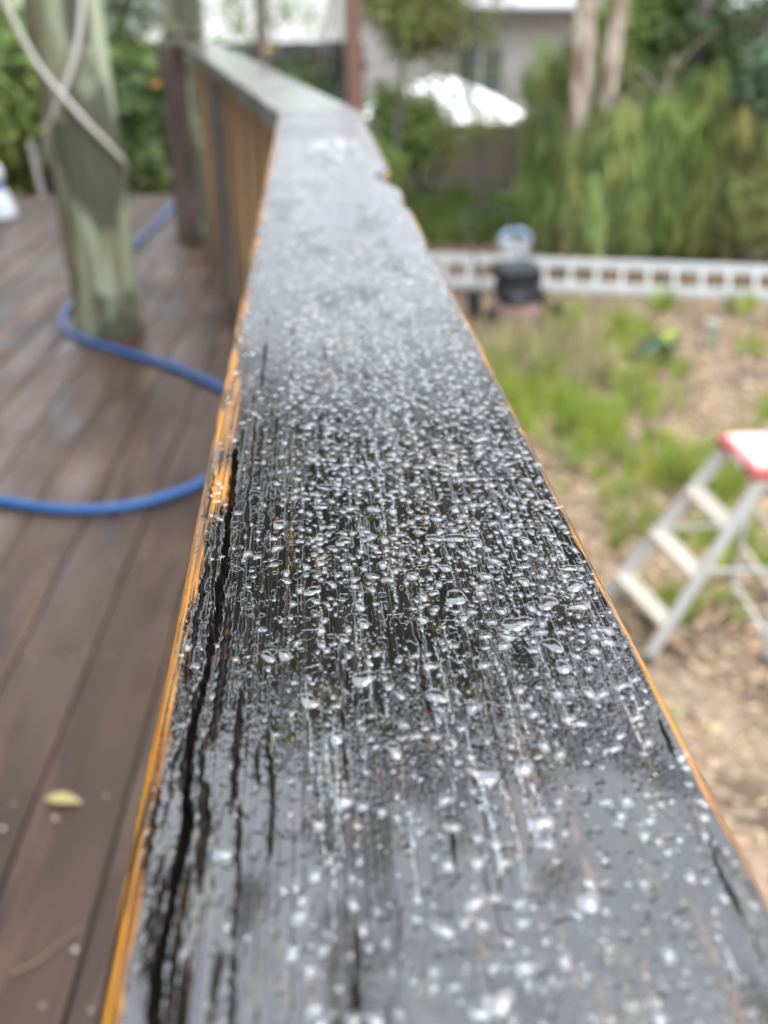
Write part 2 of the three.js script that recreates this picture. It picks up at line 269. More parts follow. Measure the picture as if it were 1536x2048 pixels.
// ---------------------------------------------------------------- water standing on the handrail
const water = new THREE.MeshPhysicalMaterial({ color: lin(0.96, 0.97, 0.98), roughness: 0.02, transmission: 1, thickness: 0, ior: 1.88 });
function beadGeo(seed, rings, seg, angle) {    // a lens of water, base radius 1, uneven outline
  const r = rngOf(seed), a2 = r() * 6.28, a3 = r() * 6.28, a5 = r() * 6.28, k2 = 0.05 + 0.19 * r(), k3 = 0.03 + 0.11 * r(), k5 = 0.04 * r(), P = [], I = [];
  const R = 1 / Math.sin(angle), top = R - R * Math.cos(angle);
  P.push(0, top, 0);
  for (let i = 1; i <= rings; i++) for (let j = 0; j < seg; j++) {
    const t = i / rings, th = j / seg * Math.PI * 2, o = 1 + (k2 * Math.cos(2 * th + a2) + k3 * Math.cos(3 * th + a3) + k5 * Math.cos(5 * th + a5)) * (0.3 + 0.7 * t);
    P.push(t * o * Math.cos(th), Math.sqrt(R * R - t * t) - R * Math.cos(angle) - (i === rings ? 0.03 : 0), t * o * Math.sin(th));
  }
  for (let j = 0; j < seg; j++) I.push(0, 1 + (j + 1) % seg, 1 + j);
  for (let i = 0; i < rings - 1; i++) for (let j = 0; j < seg; j++) { const a = 1 + i * seg + j, b = 1 + i * seg + (j + 1) % seg; I.push(a, b, a + seg, b, b + seg, a + seg); }
  const g = new THREE.BufferGeometry(); g.setAttribute('position', new THREE.Float32BufferAttribute(P, 3)); g.setIndex(I); g.computeVertexNormals(); return g;
}
{
  const r = rngOf(2024), beads = [], grid = new Map(), cs = 0.006, key = (i, j) => i * 5000 + j;
  const density = (x, z) => {
    const left = mix(0.16, 1, smooth(-0.022, 0.004, x)) , n = fbm(x * 45 + 90, z * 30 + 12, 3);
    const band = z < -0.42 ? 0.9 * smooth(-0.86, -0.40, z) : z < -0.25 ? 1 : z < -0.215 ? 0.7 : z < -0.165 ? 0.34 : 0.19;
    return left * band * smooth(0.32, 0.54, n + (z < -0.25 && z > -0.5 ? 0.2 : 0.04));
  };
  const tryAdd = (x, z, rad, gap) => {
    const i = Math.floor(x / cs), j = Math.floor(z / cs);
    for (let a = -2; a <= 2; a++) for (let b = -2; b <= 2; b++) for (const q of grid.get(key(i + a, j + b)) ?? []) if (Math.hypot(q[0] - x, q[1] - z) < (q[2] + rad) * gap) return;
    const q = [x, z, rad]; beads.push(q); const k = key(i, j); if (!grid.has(k)) grid.set(k, []); grid.get(k).push(q);
  };
  for (const [n, lo, hi, gap] of [[110, 0.0028, 0.0046, 1], [3000, 0.0016, 0.0031, 0.82], [5200, 0.0010, 0.0016, 0.92], [3600, 0.0006, 0.0010, 1]])
    for (let k = 0; k < n; k++) {
      const z = -0.095 - 0.76 * Math.pow(r(), 1.35), x = mix(RX0 + 0.004, RX1 - 0.003, r()), rad = mix(lo, hi, r() * r());
      if (r() < density(x, z) * (rad > 0.003 ? 1.5 : 1) && crackAt(x, z)[1] < 0.1) tryAdd(x, z, rad, gap);
    }
  for (let i = 0; i < 48; i++) {       // short runs of stretched beads caught along the grain
    let z = -0.09 - 0.26 * r(); const x0 = mix(-0.008, 0.087, r()), end = z - 0.010 - 0.045 * r(), sd = i * 1.7;
    while (z > end) { const rad = 0.00028 + 0.0006 * r() * r(), x = x0 + 0.0034 * (noise(sd, z * 40) - 0.5) + 0.0008 * (r() - 0.5); if (crackAt(x, z)[1] < 0.1) beads.push([x, z, rad, 1.4 + 1.8 * r()]); z -= rad * (2.2 + 3.2 * r()); }
  }
  // which beads show largest: size over distance from where one would lean over the rail
  const shows = b => b[2] / Math.hypot(b[0] - 0.02, 0.166, b[1]);
  beads.sort((a, b) => shows(b) - shows(a));
  const variants = Array.from({ length: 10 }, (_, i) => beadGeo(100 + i, 8, 22, (26 + 2.4 * i) * Math.PI / 180)), low = Array.from({ length: 8 }, (_, i) => beadGeo(300 + i, 5, 15, (28 + 2.6 * i) * Math.PI / 180)), rest = [];
  const m4 = new THREE.Matrix4(), q4 = new THREE.Quaternion(), Y = new THREE.Vector3(0, 1, 0);
  beads.forEach(([x, z, rad, long], i) => {
    const y = railTop + railLarge(x, z) + 0.00025, turn = long ? (r() - 0.5) * 0.3 : r() * 6.28, sq = long ?? 0.8 + 0.35 * r();
    if (i < 300) {
      const m = part('water_droplet', variants[i % 10], water, scene); m.position.set(x, y, z); m.rotation.y = turn; m.scale.set(rad, rad * (rad > 0.0027 ? 0.6 : 1), rad * sq);
      tag(m, 'clear bead of water standing on the wet black handrail', 'droplet', 'water beads on the handrail');
    } else { const g = low[i % 8].clone(); g.applyMatrix4(m4.compose(new THREE.Vector3(x, y, z), q4.setFromAxisAngle(Y, turn), new THREE.Vector3(rad, rad, rad * sq))); rest.push(g); }
  });
  const m = part('fine_water_spatter', mergeGeometries(rest), water, scene); tag(m, 'fine spatter of tiny water beads over the wet handrail', 'water', null, 'stuff');
}

// ---------------------------------------------------------------- round poles, rope, hose and things on the deck
const poleTex = dataTex(256, 1024, (u, v) => {   // u: once round, v: 4 m up
  const y = v * 4, cu = Math.cos(u * 6.2832) * 0.8 + 5, su = Math.sin(u * 6.2832) * 0.8 + 5;
  const a = fbm(cu * 1.7 + su * 2.3, y * 2.2, 4), b = fbm(cu * 3.1 - su * 1.2 + 30, y * 3.2 + 7, 4), g = noise(cu * 60 + su * 45, y * 7);
  let c = tint([0.22, 0.215, 0.12], [0.40, 0.43, 0.285], smooth(0.36, 0.6, a));
  c = tint(c, [0.075, 0.078, 0.05], smooth(0.50, 0.60, b) * 0.9);
  c = tint(c, [0.24, 0.17, 0.10], smooth(0.58, 0.7, fbm(cu * 2 + 70, y * 2.4 + su, 3)) * 0.5);
  const k = 0.70 + 0.36 * g; return [c[0] * k, c[1] * k, c[2] * k];
});
const poleMat = new THREE.MeshStandardMaterial({ map: poleTex, roughness: 0.82 });
function pole(label, x, z, r0, r1, y0, y1, lean = 0) {
  const g = new THREE.CylinderGeometry(r1, r0, y1 - y0, 40, 24), P = g.attributes.position, U = g.attributes.uv;
  for (let i = 0; i < P.count; i++) { const a = Math.atan2(P.getZ(i), P.getX(i)), yy = P.getY(i), k = 1 + 0.03 * (fbm(Math.cos(a) * 2 + 9, yy * 1.5 + Math.sin(a), 2) - 0.5); P.setXYZ(i, P.getX(i) * k + lean * (yy + (y1 - y0) / 2), yy, P.getZ(i) * k); U.setY(i, U.getY(i) * (y1 - y0) / 4); }
  g.computeVertexNormals();
  const o = thing('timber_pole', label, 'pole', [x, y0, z], 0.9, 'round poles of the deck');
  part('shaft', g, poleMat, o).position.y = (y1 - y0) / 2; return o;
}
const pX = -0.787, pZ = -3.56, pR = 0.122;
pole('round green-grey treated pole wrapped with a white rope, blue hose at its foot', pX, pZ, 0.128, 0.116, 0, 2.95);
const farPole = pole('round green-grey pole standing at the far end of the handrail', -0.60, -5.36, 0.105, 0.10, -0.4, 2.95);
part('steel_band', new THREE.TorusGeometry(0.108, 0.008, 8, 40).rotateX(Math.PI / 2), M(0.10, 0.085, 0.06, 0.7), farPole).position.y = 1.37;
{ // rope: two strands cross on the pole's face
  const ropeTex = dataTex(512, 32, (u, v) => { const s = 0.5 + 0.5 * Math.sin((u * 60 + v * 2) * 6.2832), q = 0.78 + 0.22 * s; return [0.68 * q, 0.65 * q, 0.57 * q]; });
  const rope = new THREE.MeshStandardMaterial({ map: ropeTex, roughness: 0.85 }), o = thing('rope', 'white rope crossing itself as it winds round the green pole', 'rope');
  const hug = (x, y, off = 0.012) => { const d = x - pX, R = pR + off, z = Math.abs(d) < R ? pZ + Math.sqrt(R * R - d * d) : pZ; return [x, y, z]; };
  const behind = (x, y) => { const d = x - pX, R = pR + 0.012; return [x, y, pZ - Math.sqrt(Math.max(0, R * R - d * d))]; };
  part('strand', tube([[-1.02, 1.42, pZ + 0.16], [-0.958, 1.22, pZ + 0.16], [-0.915, 1.06, pZ + 0.15], [-0.86, 0.93, pZ + 0.15], hug(-0.79, 0.83, 0.03), hug(-0.73, 0.745, 0.02), hug(-0.68, 0.67), [-0.652, 0.61, pZ + 0.02], behind(-0.69, 0.54), behind(-0.8, 0.5)], 0.0095, 120, 12), rope, o);
  part('strand', tube([hug(-0.70, 1.45), hug(-0.692, 1.25), hug(-0.706, 1.10), hug(-0.735, 0.985), hug(-0.785, 0.875), hug(-0.84, 0.79), [-0.905, 0.69, pZ + 0.04], [-0.925, 0.61, pZ - 0.03], behind(-0.87, 0.53), behind(-0.75, 0.48)], 0.0095, 120, 12), rope, o);
}
{
  const hose = M(0.022, 0.115, 0.33, 0.38, { ior: 1.5 }), y = 0.0125;
  const pts = [[-1.25, -2.34], [-1.0, -2.20], [-0.807, -2.122], [-0.725, -2.089], [-0.646, -2.065], [-0.559, -2.058], [-0.476, -2.07], [-0.395, -2.111], [-0.313, -2.18], [-0.23, -2.31], [-0.175, -2.48], [-0.19, -2.66], [-0.26, -2.80], [-0.34, -2.90], [-0.463, -3.048], [-0.619, -3.19], [-0.77, -3.315], [-0.88, -3.43], [-0.965, -3.57], [-1.0, -3.74], [-0.985, -3.98], [-0.95, -4.3], [-0.92, -4.62], [-0.89, -5.1], [-0.85, -5.55], [-0.84, -6.0]];
  tag(part('garden_hose', tube(pts.map(([x, z]) => [x, y, z]), 0.0115, 260, 12), hose, scene), 'blue garden hose looping across the brown deck', 'hose');
}
{ // white jug at the edge of the deck
  const o = thing('plastic_jug', 'white plastic jug with a blue band standing on the deck', 'jug', [-1.85, 0, -5.75], 2.6);
  const lathe = a => new THREE.LatheGeometry(a.map(([x, y]) => new THREE.Vector2(x, y)), 36), white = M(0.78, 0.79, 0.80, 0.4);
  part('body', lathe([[0, 0.0], [0.125, 0.0], [0.135, 0.012], [0.128, 0.06], [0.108, 0.125], [0.095, 0.16]]), white, o);
  part('blue_band', lathe([[0.0955, 0.158], [0.0935, 0.162], [0.088, 0.20], [0.086, 0.206]]), M(0.03, 0.06, 0.30, 0.4), o);
  part('shoulder', lathe([[0.086, 0.205], [0.094, 0.222], [0.098, 0.25], [0.088, 0.285], [0.06, 0.305], [0.034, 0.315], [0.034, 0.345], [0, 0.345]]), white, o);
  part('handle', tube([[0.07, 0.295, 0], [0.13, 0.29, 0], [0.155, 0.23, 0], [0.14, 0.16, 0], [0.105, 0.13, 0]], 0.011, 24, 8), white, o);
}
tag(part('timber_stake', beam([-1.93, -0.01, -6.12], [-1.99, 1.15, -6.10], 0.055, 0.055), M(0.17, 0.095, 0.045, 0.8), scene), 'brown timber upright behind the white jug', 'stake');
{ const o = thing('marker_peg', 'pale grey thin peg on a small foot beyond the deck', 'peg', [-1.93, groundY(-1.93, -7.2), -7.2]); const m = M(0.45, 0.43, 0.40, 0.7); part('stem', box(0.04, 0.52, 0.02, 0, 0.26, 0), m, o).rotation.z = 0.06; part('foot', box(0.16, 0.03, 0.1, 0, 0.015, 0), m, o); }
function leafGeo(L, Wd, curl = 0.2, n = 5) {     // one leaf: pointed, folded on its midrib, curled
  const P = [], I = [];
  for (let i = 0; i <= n; i++) { const t = i / n, w = Wd * Math.sin(Math.PI * Math.pow(t, 0.8)) * 0.5, y = curl * L * (t - t * t) * 1.2; P.push(-w, y + w * 0.35, (t - 0.5) * L, 0, y, (t - 0.5) * L, w, y + w * 0.35, (t - 0.5) * L); }
  for (let i = 0; i < n; i++) { const a = i * 3; I.push(a, a + 3, a + 1, a + 1, a + 3, a + 4, a + 1, a + 4, a + 2, a + 2, a + 4, a + 5); }
  const g = new THREE.BufferGeometry(); g.setAttribute('position', new THREE.Float32BufferAttribute(P, 3)); g.setIndex(I); g.computeVertexNormals(); return g;
}
{
  const a = part('fallen_leaf', leafGeo(0.064, 0.022, 0.18, 8), M(0.38, 0.32, 0.125, 0.6, { side: THREE.DoubleSide }), scene); a.position.set(-0.424, 0.003, -1.10); a.rotation.set(0, 1.35, 0.1);
  tag(a, 'pale yellow leaf lying on a dark deck board', 'leaf');
  const r = rngOf(12), seed = M(0.40, 0.37, 0.32, 0.6);
  for (const [x, z] of [[-0.43, -1.065], [-0.505, -1.05], [-0.35, -0.83]]) {
    const g = new THREE.IcosahedronGeometry(0.0042, 1), P = g.attributes.position; for (let i = 0; i < P.count; i++) P.setY(i, P.getY(i) * 0.5); g.computeVertexNormals();
    const m = part('seed_husk', g, seed, scene); m.position.set(x, 0.0028, z); m.rotation.y = r() * 6; tag(m, 'tiny pale seed husk lying on the dark deck boards', 'husk', 'seed husks on the deck');
  }
  const t = part('dry_twig', taper([[-0.425, 0.004, -0.80], [-0.395, 0.006, -0.815], [-0.37, 0.004, -0.845], [-0.345, 0.008, -0.862]], 0.0016, 0.0007, 12, 6), M(0.24, 0.17, 0.10, 0.8), scene); tag(t, 'thin dry twig lying across a gap between deck boards', 'twig');
}

// ---------------------------------------------------------------- garden things
{ // folding step ladder with a red cap
  const o = thing('step_ladder', 'aluminium step ladder with a red cap standing open in the garden', 'ladder'), G = groundY(1.8, -3.6);
  const al = M(0.60, 0.605, 0.60, 0.42, { metalness: 0.35 }), tread = M(0.54, 0.48, 0.385, 0.6), red = M(0.42, 0.095, 0.085, 0.6), rub = M(0.03, 0.03, 0.03, 0.8);
  const top = G + 0.95, A = [[1.99, top, -3.92], [1.445, G + 0.01, -3.945]], B = [[1.995, top, -3.57], [1.555, G + 0.01, -3.485]];
  part('front_rail', beam(...A, 0.024, 0.062), al, o); part('front_rail', beam(...B, 0.024, 0.062), al, o);
  const C = [[2.12, top - 0.03, -3.90], [2.17, G + 0.01, -3.95]], D = [[2.125, top - 0.03, -3.585], [2.12, G + 0.01, -3.41]];
  part('rear_leg', beam(...C, 0.022, 0.035), al, o); part('rear_leg', beam(...D, 0.022, 0.035), al, o);
  const at = (L, t) => L[0].map((v, i) => mix(v, L[1][i], t));
  for (const t of [0.27, 0.53, 0.80]) { const g = box(0.098, 0.03, 0.40 + 0.07 * t, 0, 0, 0, 0.006, 2), p = at(A, t), q = at(B, t), m = part('tread', g, tread, o); m.position.set((p[0] + q[0]) / 2, p[1], (p[2] + q[2]) / 2); m.rotation.y = Math.atan2(q[0] - p[0], q[2] - p[2]); m.scale.z = Math.hypot(q[0] - p[0], q[2] - p[2]) / (0.40 + 0.07 * t); }
  for (const t of [0.34, 0.62, 0.88]) part('rear_brace', beam(at(C, t), at(D, t), 0.016, 0.03), t > 0.7 ? al : tread, o);
  for (const [f, r] of [[A, C], [B, D]]) part('spreader', beam(at(f, 0.5), at(r, 0.48), 0.008, 0.022), al, o);
  const cap = part('cap', box(0.26, 0.055, 0.42, 2.05, top + 0.012, -3.745, 0.014, 3), red, o);
  part('cap_tray', box(0.20, 0.012, 0.35, 2.05, top + 0.041, -3.745, 0.004, 2), M(0.70, 0.52, 0.47, 0.6), cap);
  part('label_plate', box(0.003, 0.026, 0.13, 1.9185, top + 0.012, -3.70, 0.001), M(0.75, 0.72, 0.72, 0.5), cap);
  for (const L of [A, B, C, D]) part('foot', box(0.045, 0.04, 0.075, L[1][0], L[1][1] + 0.01, L[1][2], 0.008, 2), rub, o);
}
{ // extension ladder lying on its edge
  const o = thing('extension_ladder', 'white extension ladder lying on its side across the mulch', 'ladder'), wh = M(0.60, 0.60, 0.585, 0.5, { metalness: 0.1 });
  const a = [0.75, -10.36], b = [6.2, -9.0], P = (t, up, back) => { const x = mix(a[0], b[0], t), z = mix(a[1], b[1], t), n = [0.24, -0.97]; return [x + n[0] * back, groundY(x, z) + 0.05 + up, z + n[1] * back]; };
  part('stile', beam(P(0, 0, 0), P(1, 0, 0), 0.03, 0.075), wh, o); part('stile', beam(P(0, 0.22, 0.20), P(1, 0.22, 0.20), 0.03, 0.075), wh, o);
  part('stile', beam(P(0.02, 0.03, 0.07), P(0.97, 0.03, 0.07), 0.03, 0.06), wh, o); part('stile', beam(P(0.02, 0.24, 0.26), P(0.97, 0.24, 0.26), 0.03, 0.06), wh, o);
  for (let k = 0; k < 20; k++) { const t = 0.03 + k * 0.0495; part('rung', beam(P(t, 0, 0), P(t, 0.22, 0.20), 0.034, 0.03), wh, o); }
}
{ // lawn mower seen from its front
  const gx = 1.98, gz = -8.75, o = thing('lawn_mower', 'black engined lawn mower with a dusty red deck parked on the mulch', 'mower', [gx, groundY(gx, gz), gz], 0.12); o.scale.setScalar(1.2);
  const blk = M(0.014, 0.015, 0.016, 0.5), dark = M(0.03, 0.03, 0.032, 0.6), red = M(0.22, 0.125, 0.115, 0.8), tyre = M(0.016, 0.016, 0.018, 0.85), hub = M(0.07, 0.07, 0.075, 0.6);
  part('cutting_deck', new THREE.LatheGeometry([[0, 0.20], [0.18, 0.20], [0.225, 0.175], [0.235, 0.10], [0.232, 0.07]].map(p => new THREE.Vector2(...p)), 28).scale(0.86, 1, 1.12), red, o);
  part('engine', box(0.30, 0.17, 0.30, 0, 0.285, -0.05, 0.04, 3), dark, o);
  const cov = part('engine_cover', box(0.36, 0.15, 0.34, 0, 0.43, -0.05, 0.05, 3), blk, o);
  part('muffler', box(0.12, 0.07, 0.07, -0.04, 0.27, 0.13, 0.015, 2), hub, o);
  part('fuel_tank', box(0.16, 0.09, 0.12, 0.12, 0.40, -0.22, 0.03, 2), blk, o);
  for (const [x, z, r] of [[-0.27, 0.22, 0.12], [0.27, 0.22, 0.12], [-0.275, -0.28, 0.13], [0.275, -0.28, 0.13]]) { const w = part('wheel', new THREE.TorusGeometry(r * 0.72, r * 0.28, 10, 24).rotateY(Math.PI / 2), tyre, o); w.position.set(x, r, z); part('hub', new THREE.CylinderGeometry(r * 0.55, r * 0.55, 0.035, 16).rotateZ(Math.PI / 2), hub, w); }
  for (const s of [-1, 1]) part('handle_bar', tube([[s * 0.19, 0.2, -0.3], [s * 0.2, 0.42, -0.55], [s * 0.2, 0.62, -0.82], [s * 0.17, 0.74, -0.98]], 0.011, 20, 8), dark, o);
  part('grip', tube([[-0.17, 0.74, -0.98], [-0.08, 0.77, -1.01], [0.08, 0.77, -1.01], [0.17, 0.74, -0.98]], 0.014, 16, 8), blk, o);
}
{ // pale blue carry tub
  const x = 2.42, z = -11.0, o = thing('plastic_tub', 'pale blue plastic tub with an arched handle behind the white ladder', 'tub', [x, groundY(x, z), z]); o.scale.setScalar(0.9);
  const blue = M(0.48, 0.61, 0.78, 0.5), wh = M(0.75, 0.78, 0.80, 0.5);
  part('bowl', new THREE.LatheGeometry([[0, 0.03], [0.13, 0.03], [0.14, 0.0], [0.15, 0.02], [0.20, 0.33], [0.21, 0.34], [0.19, 0.335], [0.14, 0.04]].map(p => new THREE.Vector2(...p)), 28), wh, o);
  part('handle', tube([[-0.19, 0.30, 0], [-0.185, 0.40, 0], [-0.11, 0.475, 0], [0.11, 0.475, 0], [0.185, 0.40, 0], [0.19, 0.30, 0]], 0.032, 40, 10), blue, o);
}
{ const x = 3.64, z = -7.95, o = thing('tree_guard', 'clear plastic tree guard sleeve with a pale rim among the weeds', 'guard', [x, groundY(x, z), z]); o.scale.setScalar(0.6);
  part('sleeve', new THREE.CylinderGeometry(0.085, 0.075, 0.42, 24, 1, true).translate(0, 0.21, 0), new THREE.MeshPhysicalMaterial({ color: lin(0.72, 0.78, 0.70), roughness: 0.3, transmission: 0.85, thickness: 0, side: THREE.DoubleSide }), o).rotation.z = 0.08;
  part('rim', new THREE.TorusGeometry(0.086, 0.016, 8, 28).rotateX(Math.PI / 2).translate(-0.033, 0.42, 0), M(0.55, 0.57, 0.48, 0.6), o); part('stake', box(0.025, 0.5, 0.025, 0.09, 0.25, 0.02), M(0.3, 0.26, 0.18, 0.8), o);
}

// ---------------------------------------------------------------- vegetation
const leafMat = (r, g, b) => new THREE.MeshStandardMaterial({ color: lin(r, g, b), roughness: 0.7, side: THREE.DoubleSide });
function clump(seed, n, R, L, Wd, droop) {       // a handful of leaves; droop 0: every way, 1: hanging
  const r = rngOf(seed), P = [], v = new THREE.Vector3(), w = new THREE.Vector3(), d = new THREE.Vector3(), s = new THREE.Vector3();
  for (let i = 0; i < n; i++) {
    v.set(r() - 0.5, r() - 0.5, r() - 0.5).multiplyScalar(2 * R);
    d.set(r() - 0.5, (r() - 0.5) * (1 - droop) - droop * 1.2, r() - 0.5).normalize(); s.set(r() - 0.5, r() - 0.5, r() - 0.5).cross(d).normalize();
    const l = L * (0.6 + 0.7 * r()), wd = Wd * (0.7 + 0.6 * r()), m = v.clone().addScaledVector(d, l * 0.45), t = v.clone().addScaledVector(d, l); t.y -= 0.15 * l; w.crossVectors(d, s).multiplyScalar(wd * 0.25);
    const a = m.clone().addScaledVector(s, wd / 2).add(w), b = m.clone().addScaledVector(s, -wd / 2).add(w);
    P.push(...v.toArray(), ...a.toArray(), ...t.toArray(), ...v.toArray(), ...t.toArray(), ...b.toArray());
  }
  const g = new THREE.BufferGeometry(); g.setAttribute('position', new THREE.Float32BufferAttribute(P, 3)); g.computeVertexNormals(); return g;
}
const C_BROAD = clump(1, 16, 0.16, 0.13, 0.07, 0.2), C_FINE = clump(2, 22, 0.15, 0.10, 0.028, 0.3), C_WEEP = clump(3, 20, 0.10, 0.30, 0.022, 0.9), C_BIG = clump(4, 14, 0.34, 0.30, 0.13, 0.35), C_GRASS = (() => { const g = clump(5, 12, 0.04, 0.34, 0.016, 0.85); g.scale(1, -1, 1); g.computeVertexNormals(); return g; })();
function foliage(name, geo, mat, n, sample, parent, seed, dark = 0.45) {
  const im = new THREE.InstancedMesh(geo, mat, n), r = rngOf(seed), m = new THREE.Matrix4(), q = new THREE.Quaternion(), e = new THREE.Euler(), c = new THREE.Color();
  for (let i = 0; i < n; i++) {
    const [x, y, z, s = 1, tilt = 1] = sample(r); q.setFromEuler(e.set((r() - 0.5) * tilt, r() * 6.28, (r() - 0.5) * tilt)); m.compose(new THREE.Vector3(x, y, z), q, new THREE.Vector3(s, s, s)); im.setMatrixAt(i, m);
    const k = 1 - dark + 2 * dark * r(), w = (r() - 0.5) * 0.35; im.setColorAt(i, c.setRGB(k * (1 + w), k, k * (1 - Math.abs(w)))); 
  }
  im.name = parent === scene ? numbered(name) : name; im.userData.kind = 'stuff'; im.castShadow = im.receiveShadow = true; parent.add(im); return im;
}
// points in a lumpy crown: lobes of different size round a centre
function lobes(seed, n, R, lobeR, flat = 0.75) { const r = rngOf(seed), L = []; for (let i = 0; i < n; i++) { const a = r() * 6.28, h = (r() * 2 - 1), q = Math.sqrt(1 - h * h) * Math.cbrt(r()); L.push([R * q * Math.cos(a), R * flat * h * Math.cbrt(r()), R * q * Math.sin(a), lobeR * (0.6 + 0.7 * r())]); } return L; }
const inLobes = (L, cy, scale = 1) => r => { const l = L[Math.floor(r() * L.length)], a = r() * 6.28, h = r() * 2 - 1, q = Math.sqrt(1 - h * h), d = l[3] * (0.55 + 0.5 * Math.cbrt(r())); return [l[0] + d * q * Math.cos(a), cy + l[1] + d * h * 0.8, l[2] + d * q * Math.sin(a), scale * (0.7 + 0.6 * r())]; };
const bark = { paper: new THREE.MeshStandardMaterial({ roughness: 0.9, map: dataTex(512, 128, (u, v) => { const a = fbm(v * 5 + 3, u * 26, 4), b = fbm(v * 9 + 40, u * 40 + 9, 3); let c = tint([0.30, 0.20, 0.14], [0.58, 0.49, 0.39], smooth(0.38, 0.56, a)); return tint(c, [0.17, 0.115, 0.08], smooth(0.56, 0.66, b)); }) }), red: M(0.20, 0.105, 0.075, 0.9), grey: M(0.17, 0.15, 0.13, 0.9), dark: M(0.07, 0.06, 0.045, 0.9) };
const GREEN = { mid: leafMat(0.19, 0.25, 0.07), dark: leafMat(0.085, 0.125, 0.04), blue: leafMat(0.11, 0.18, 0.10), olive: leafMat(0.22, 0.24, 0.08), bright: leafMat(0.29, 0.36, 0.06), weep: leafMat(0.24, 0.30, 0.10) };
function limbs(o, mat, pts, r0, r1, seed, forks, len) {
  part('trunk', taper(pts, r0, r1, 18, 10, 0.25, seed), mat, o); const r = rngOf(seed), c = new THREE.CatmullRomCurve3(pts.map(p => new THREE.Vector3(...p)));
  for (let i = 0; i < forks; i++) { const t = 0.62 + 0.36 * i / forks, p = c.getPointAt(t), a = r() * 6.28, d = len * (0.6 + 0.6 * r()); part('limb', taper([p.toArray(), [p.x + d * 0.5 * Math.cos(a), p.y + d * 0.5, p.z + d * 0.5 * Math.sin(a)], [p.x + d * Math.cos(a), p.y + d * 0.8, p.z + d * Math.sin(a)]], mix(r0, r1, t) * 0.6, r1 * 0.25, 8, 7, 0.2, i), mat, o); }
}
function tallTree(label, x, z, mat, r0, h, lean, crownY, R, lobeR, n, leaf, seed, geo = C_BIG, count = 900) {
  const y = groundY(x, z), o = thing('tree', label, 'tree', [x, y, z], 0, 'trees of the garden');
  limbs(o, mat, [[0, -0.1, 0], [lean * 0.15, h * 0.3, 0.05], [lean * 0.5, h * 0.62, -0.05], [lean, h, 0.1]], r0, r0 * 0.45, seed, 6, R * 0.7);
  const L = lobes(seed + 9, n, R, lobeR), f = inLobes(L, 0, 1.5);
  foliage('crown', geo, leaf, count, r => { const p = f(r); p[0] += lean; p[1] += crownY - y; return p; }, o, seed + 3); return o;
}
function shrub(label, x, z, h, w, mat, geo, n, count, seed, group, stem = bark.dark, y0 = 0.35, name = 'shrub', scale = 1) {
  const y = groundY(x, z), o = thing(name, label, 'shrub', [x, y, z], 0, group), r = rngOf(seed);
  for (let i = 0; i < 3; i++) { const a = r() * 6.28; part('stem', taper([[0, -0.05, 0], [w * 0.12 * Math.cos(a), h * 0.35, w * 0.12 * Math.sin(a)], [w * 0.3 * Math.cos(a), h * 0.8, w * 0.3 * Math.sin(a)]], 0.03, 0.01, 8, 7), stem, o); }
  const L = lobes(seed + 2, n, 1, 0.42, 1).map(([a, b, c, d]) => [a * w * 0.38, b * h * (0.5 - y0 / 2) * 0.72, c * w * 0.38, d * w * 0.55]), mid = h * (0.5 + y0 / 2);
  foliage('crown', geo, mat, count, inLobes(L, mid, scale), o, seed + 5); return o;
}
function weeper(label, x, z, h, w, seed, mat, stem, count) {      // drooping shrub: strands hang from arching branches
  const y = groundY(x, z), o = thing('weeping_tree', label, 'tree', [x, y, z], 0, 'drooping trees behind the ladder'), r = rngOf(seed), S = [];
  limbs(o, stem, [[0, -0.1, 0], [0.1, h * 0.3, 0], [-0.05, h * 0.6, 0.05], [0.05, h * 0.9, 0]], 0.09, 0.03, seed, 4, w * 0.4);
  for (let i = 0; i < 46; i++) { const a = r() * 6.28, q = Math.sqrt(r()) * w * 0.5, top = h * (0.98 - 0.5 * Math.pow(2 * q / w, 1.5) * r() - 0.15 * r()); S.push([q * Math.cos(a), top, q * Math.sin(a), top * (0.35 + 0.6 * r())]); }
  foliage('crown', C_WEEP, mat, count, r => { const s = S[Math.floor(r() * S.length)], d = r() * s[3]; return [s[0] * (1 + 0.12 * d) + (r() - 0.5) * 0.14, Math.max(0.15, s[1] - d), s[2] * (1 + 0.12 * d) + (r() - 0.5) * 0.14, 0.8 + 0.6 * r(), 0.35]; }, o, seed + 4, 0.6); return o;
}
// trees that stand in view and carry their crowns above the frame
tallTree('slim tree with a reddish brown trunk behind the corner of the handrail', 0.40, -8.0, bark.red, 0.075, 7.0, -0.1, 5.75, 1.25, 0.75, 10, GREEN.dark, 11, C_BIG, 760);
tallTree('thin grey trunked tree beyond the far handrail', -0.42, -10.6, bark.grey, 0.075, 8.6, 0.1, 7.3, 1.8, 0.9, 10, GREEN.dark, 21, C_BIG, 900);
tallTree('pale papery barked tree rising behind the drooping foliage', 3.26, -11.6, bark.paper, 0.15, 8.6, -0.6, 7.6, 1.8, 0.9, 10, GREEN.dark, 31, C_BIG, 900);
tallTree('leaning pale papery trunk beside the other papery tree', 3.42, -11.4, bark.paper, 0.11, 8, 0.35, 7.2, 1.6, 0.9, 9, GREEN.dark, 41, C_BIG, 800);
tallTree('grey forked trunk rising from the bushes by the pale wall', 4.85, -12.7, bark.grey, 0.14, 9, 0.5, 8.0, 1.9, 1.0, 10, GREEN.dark, 51, C_BIG, 900);

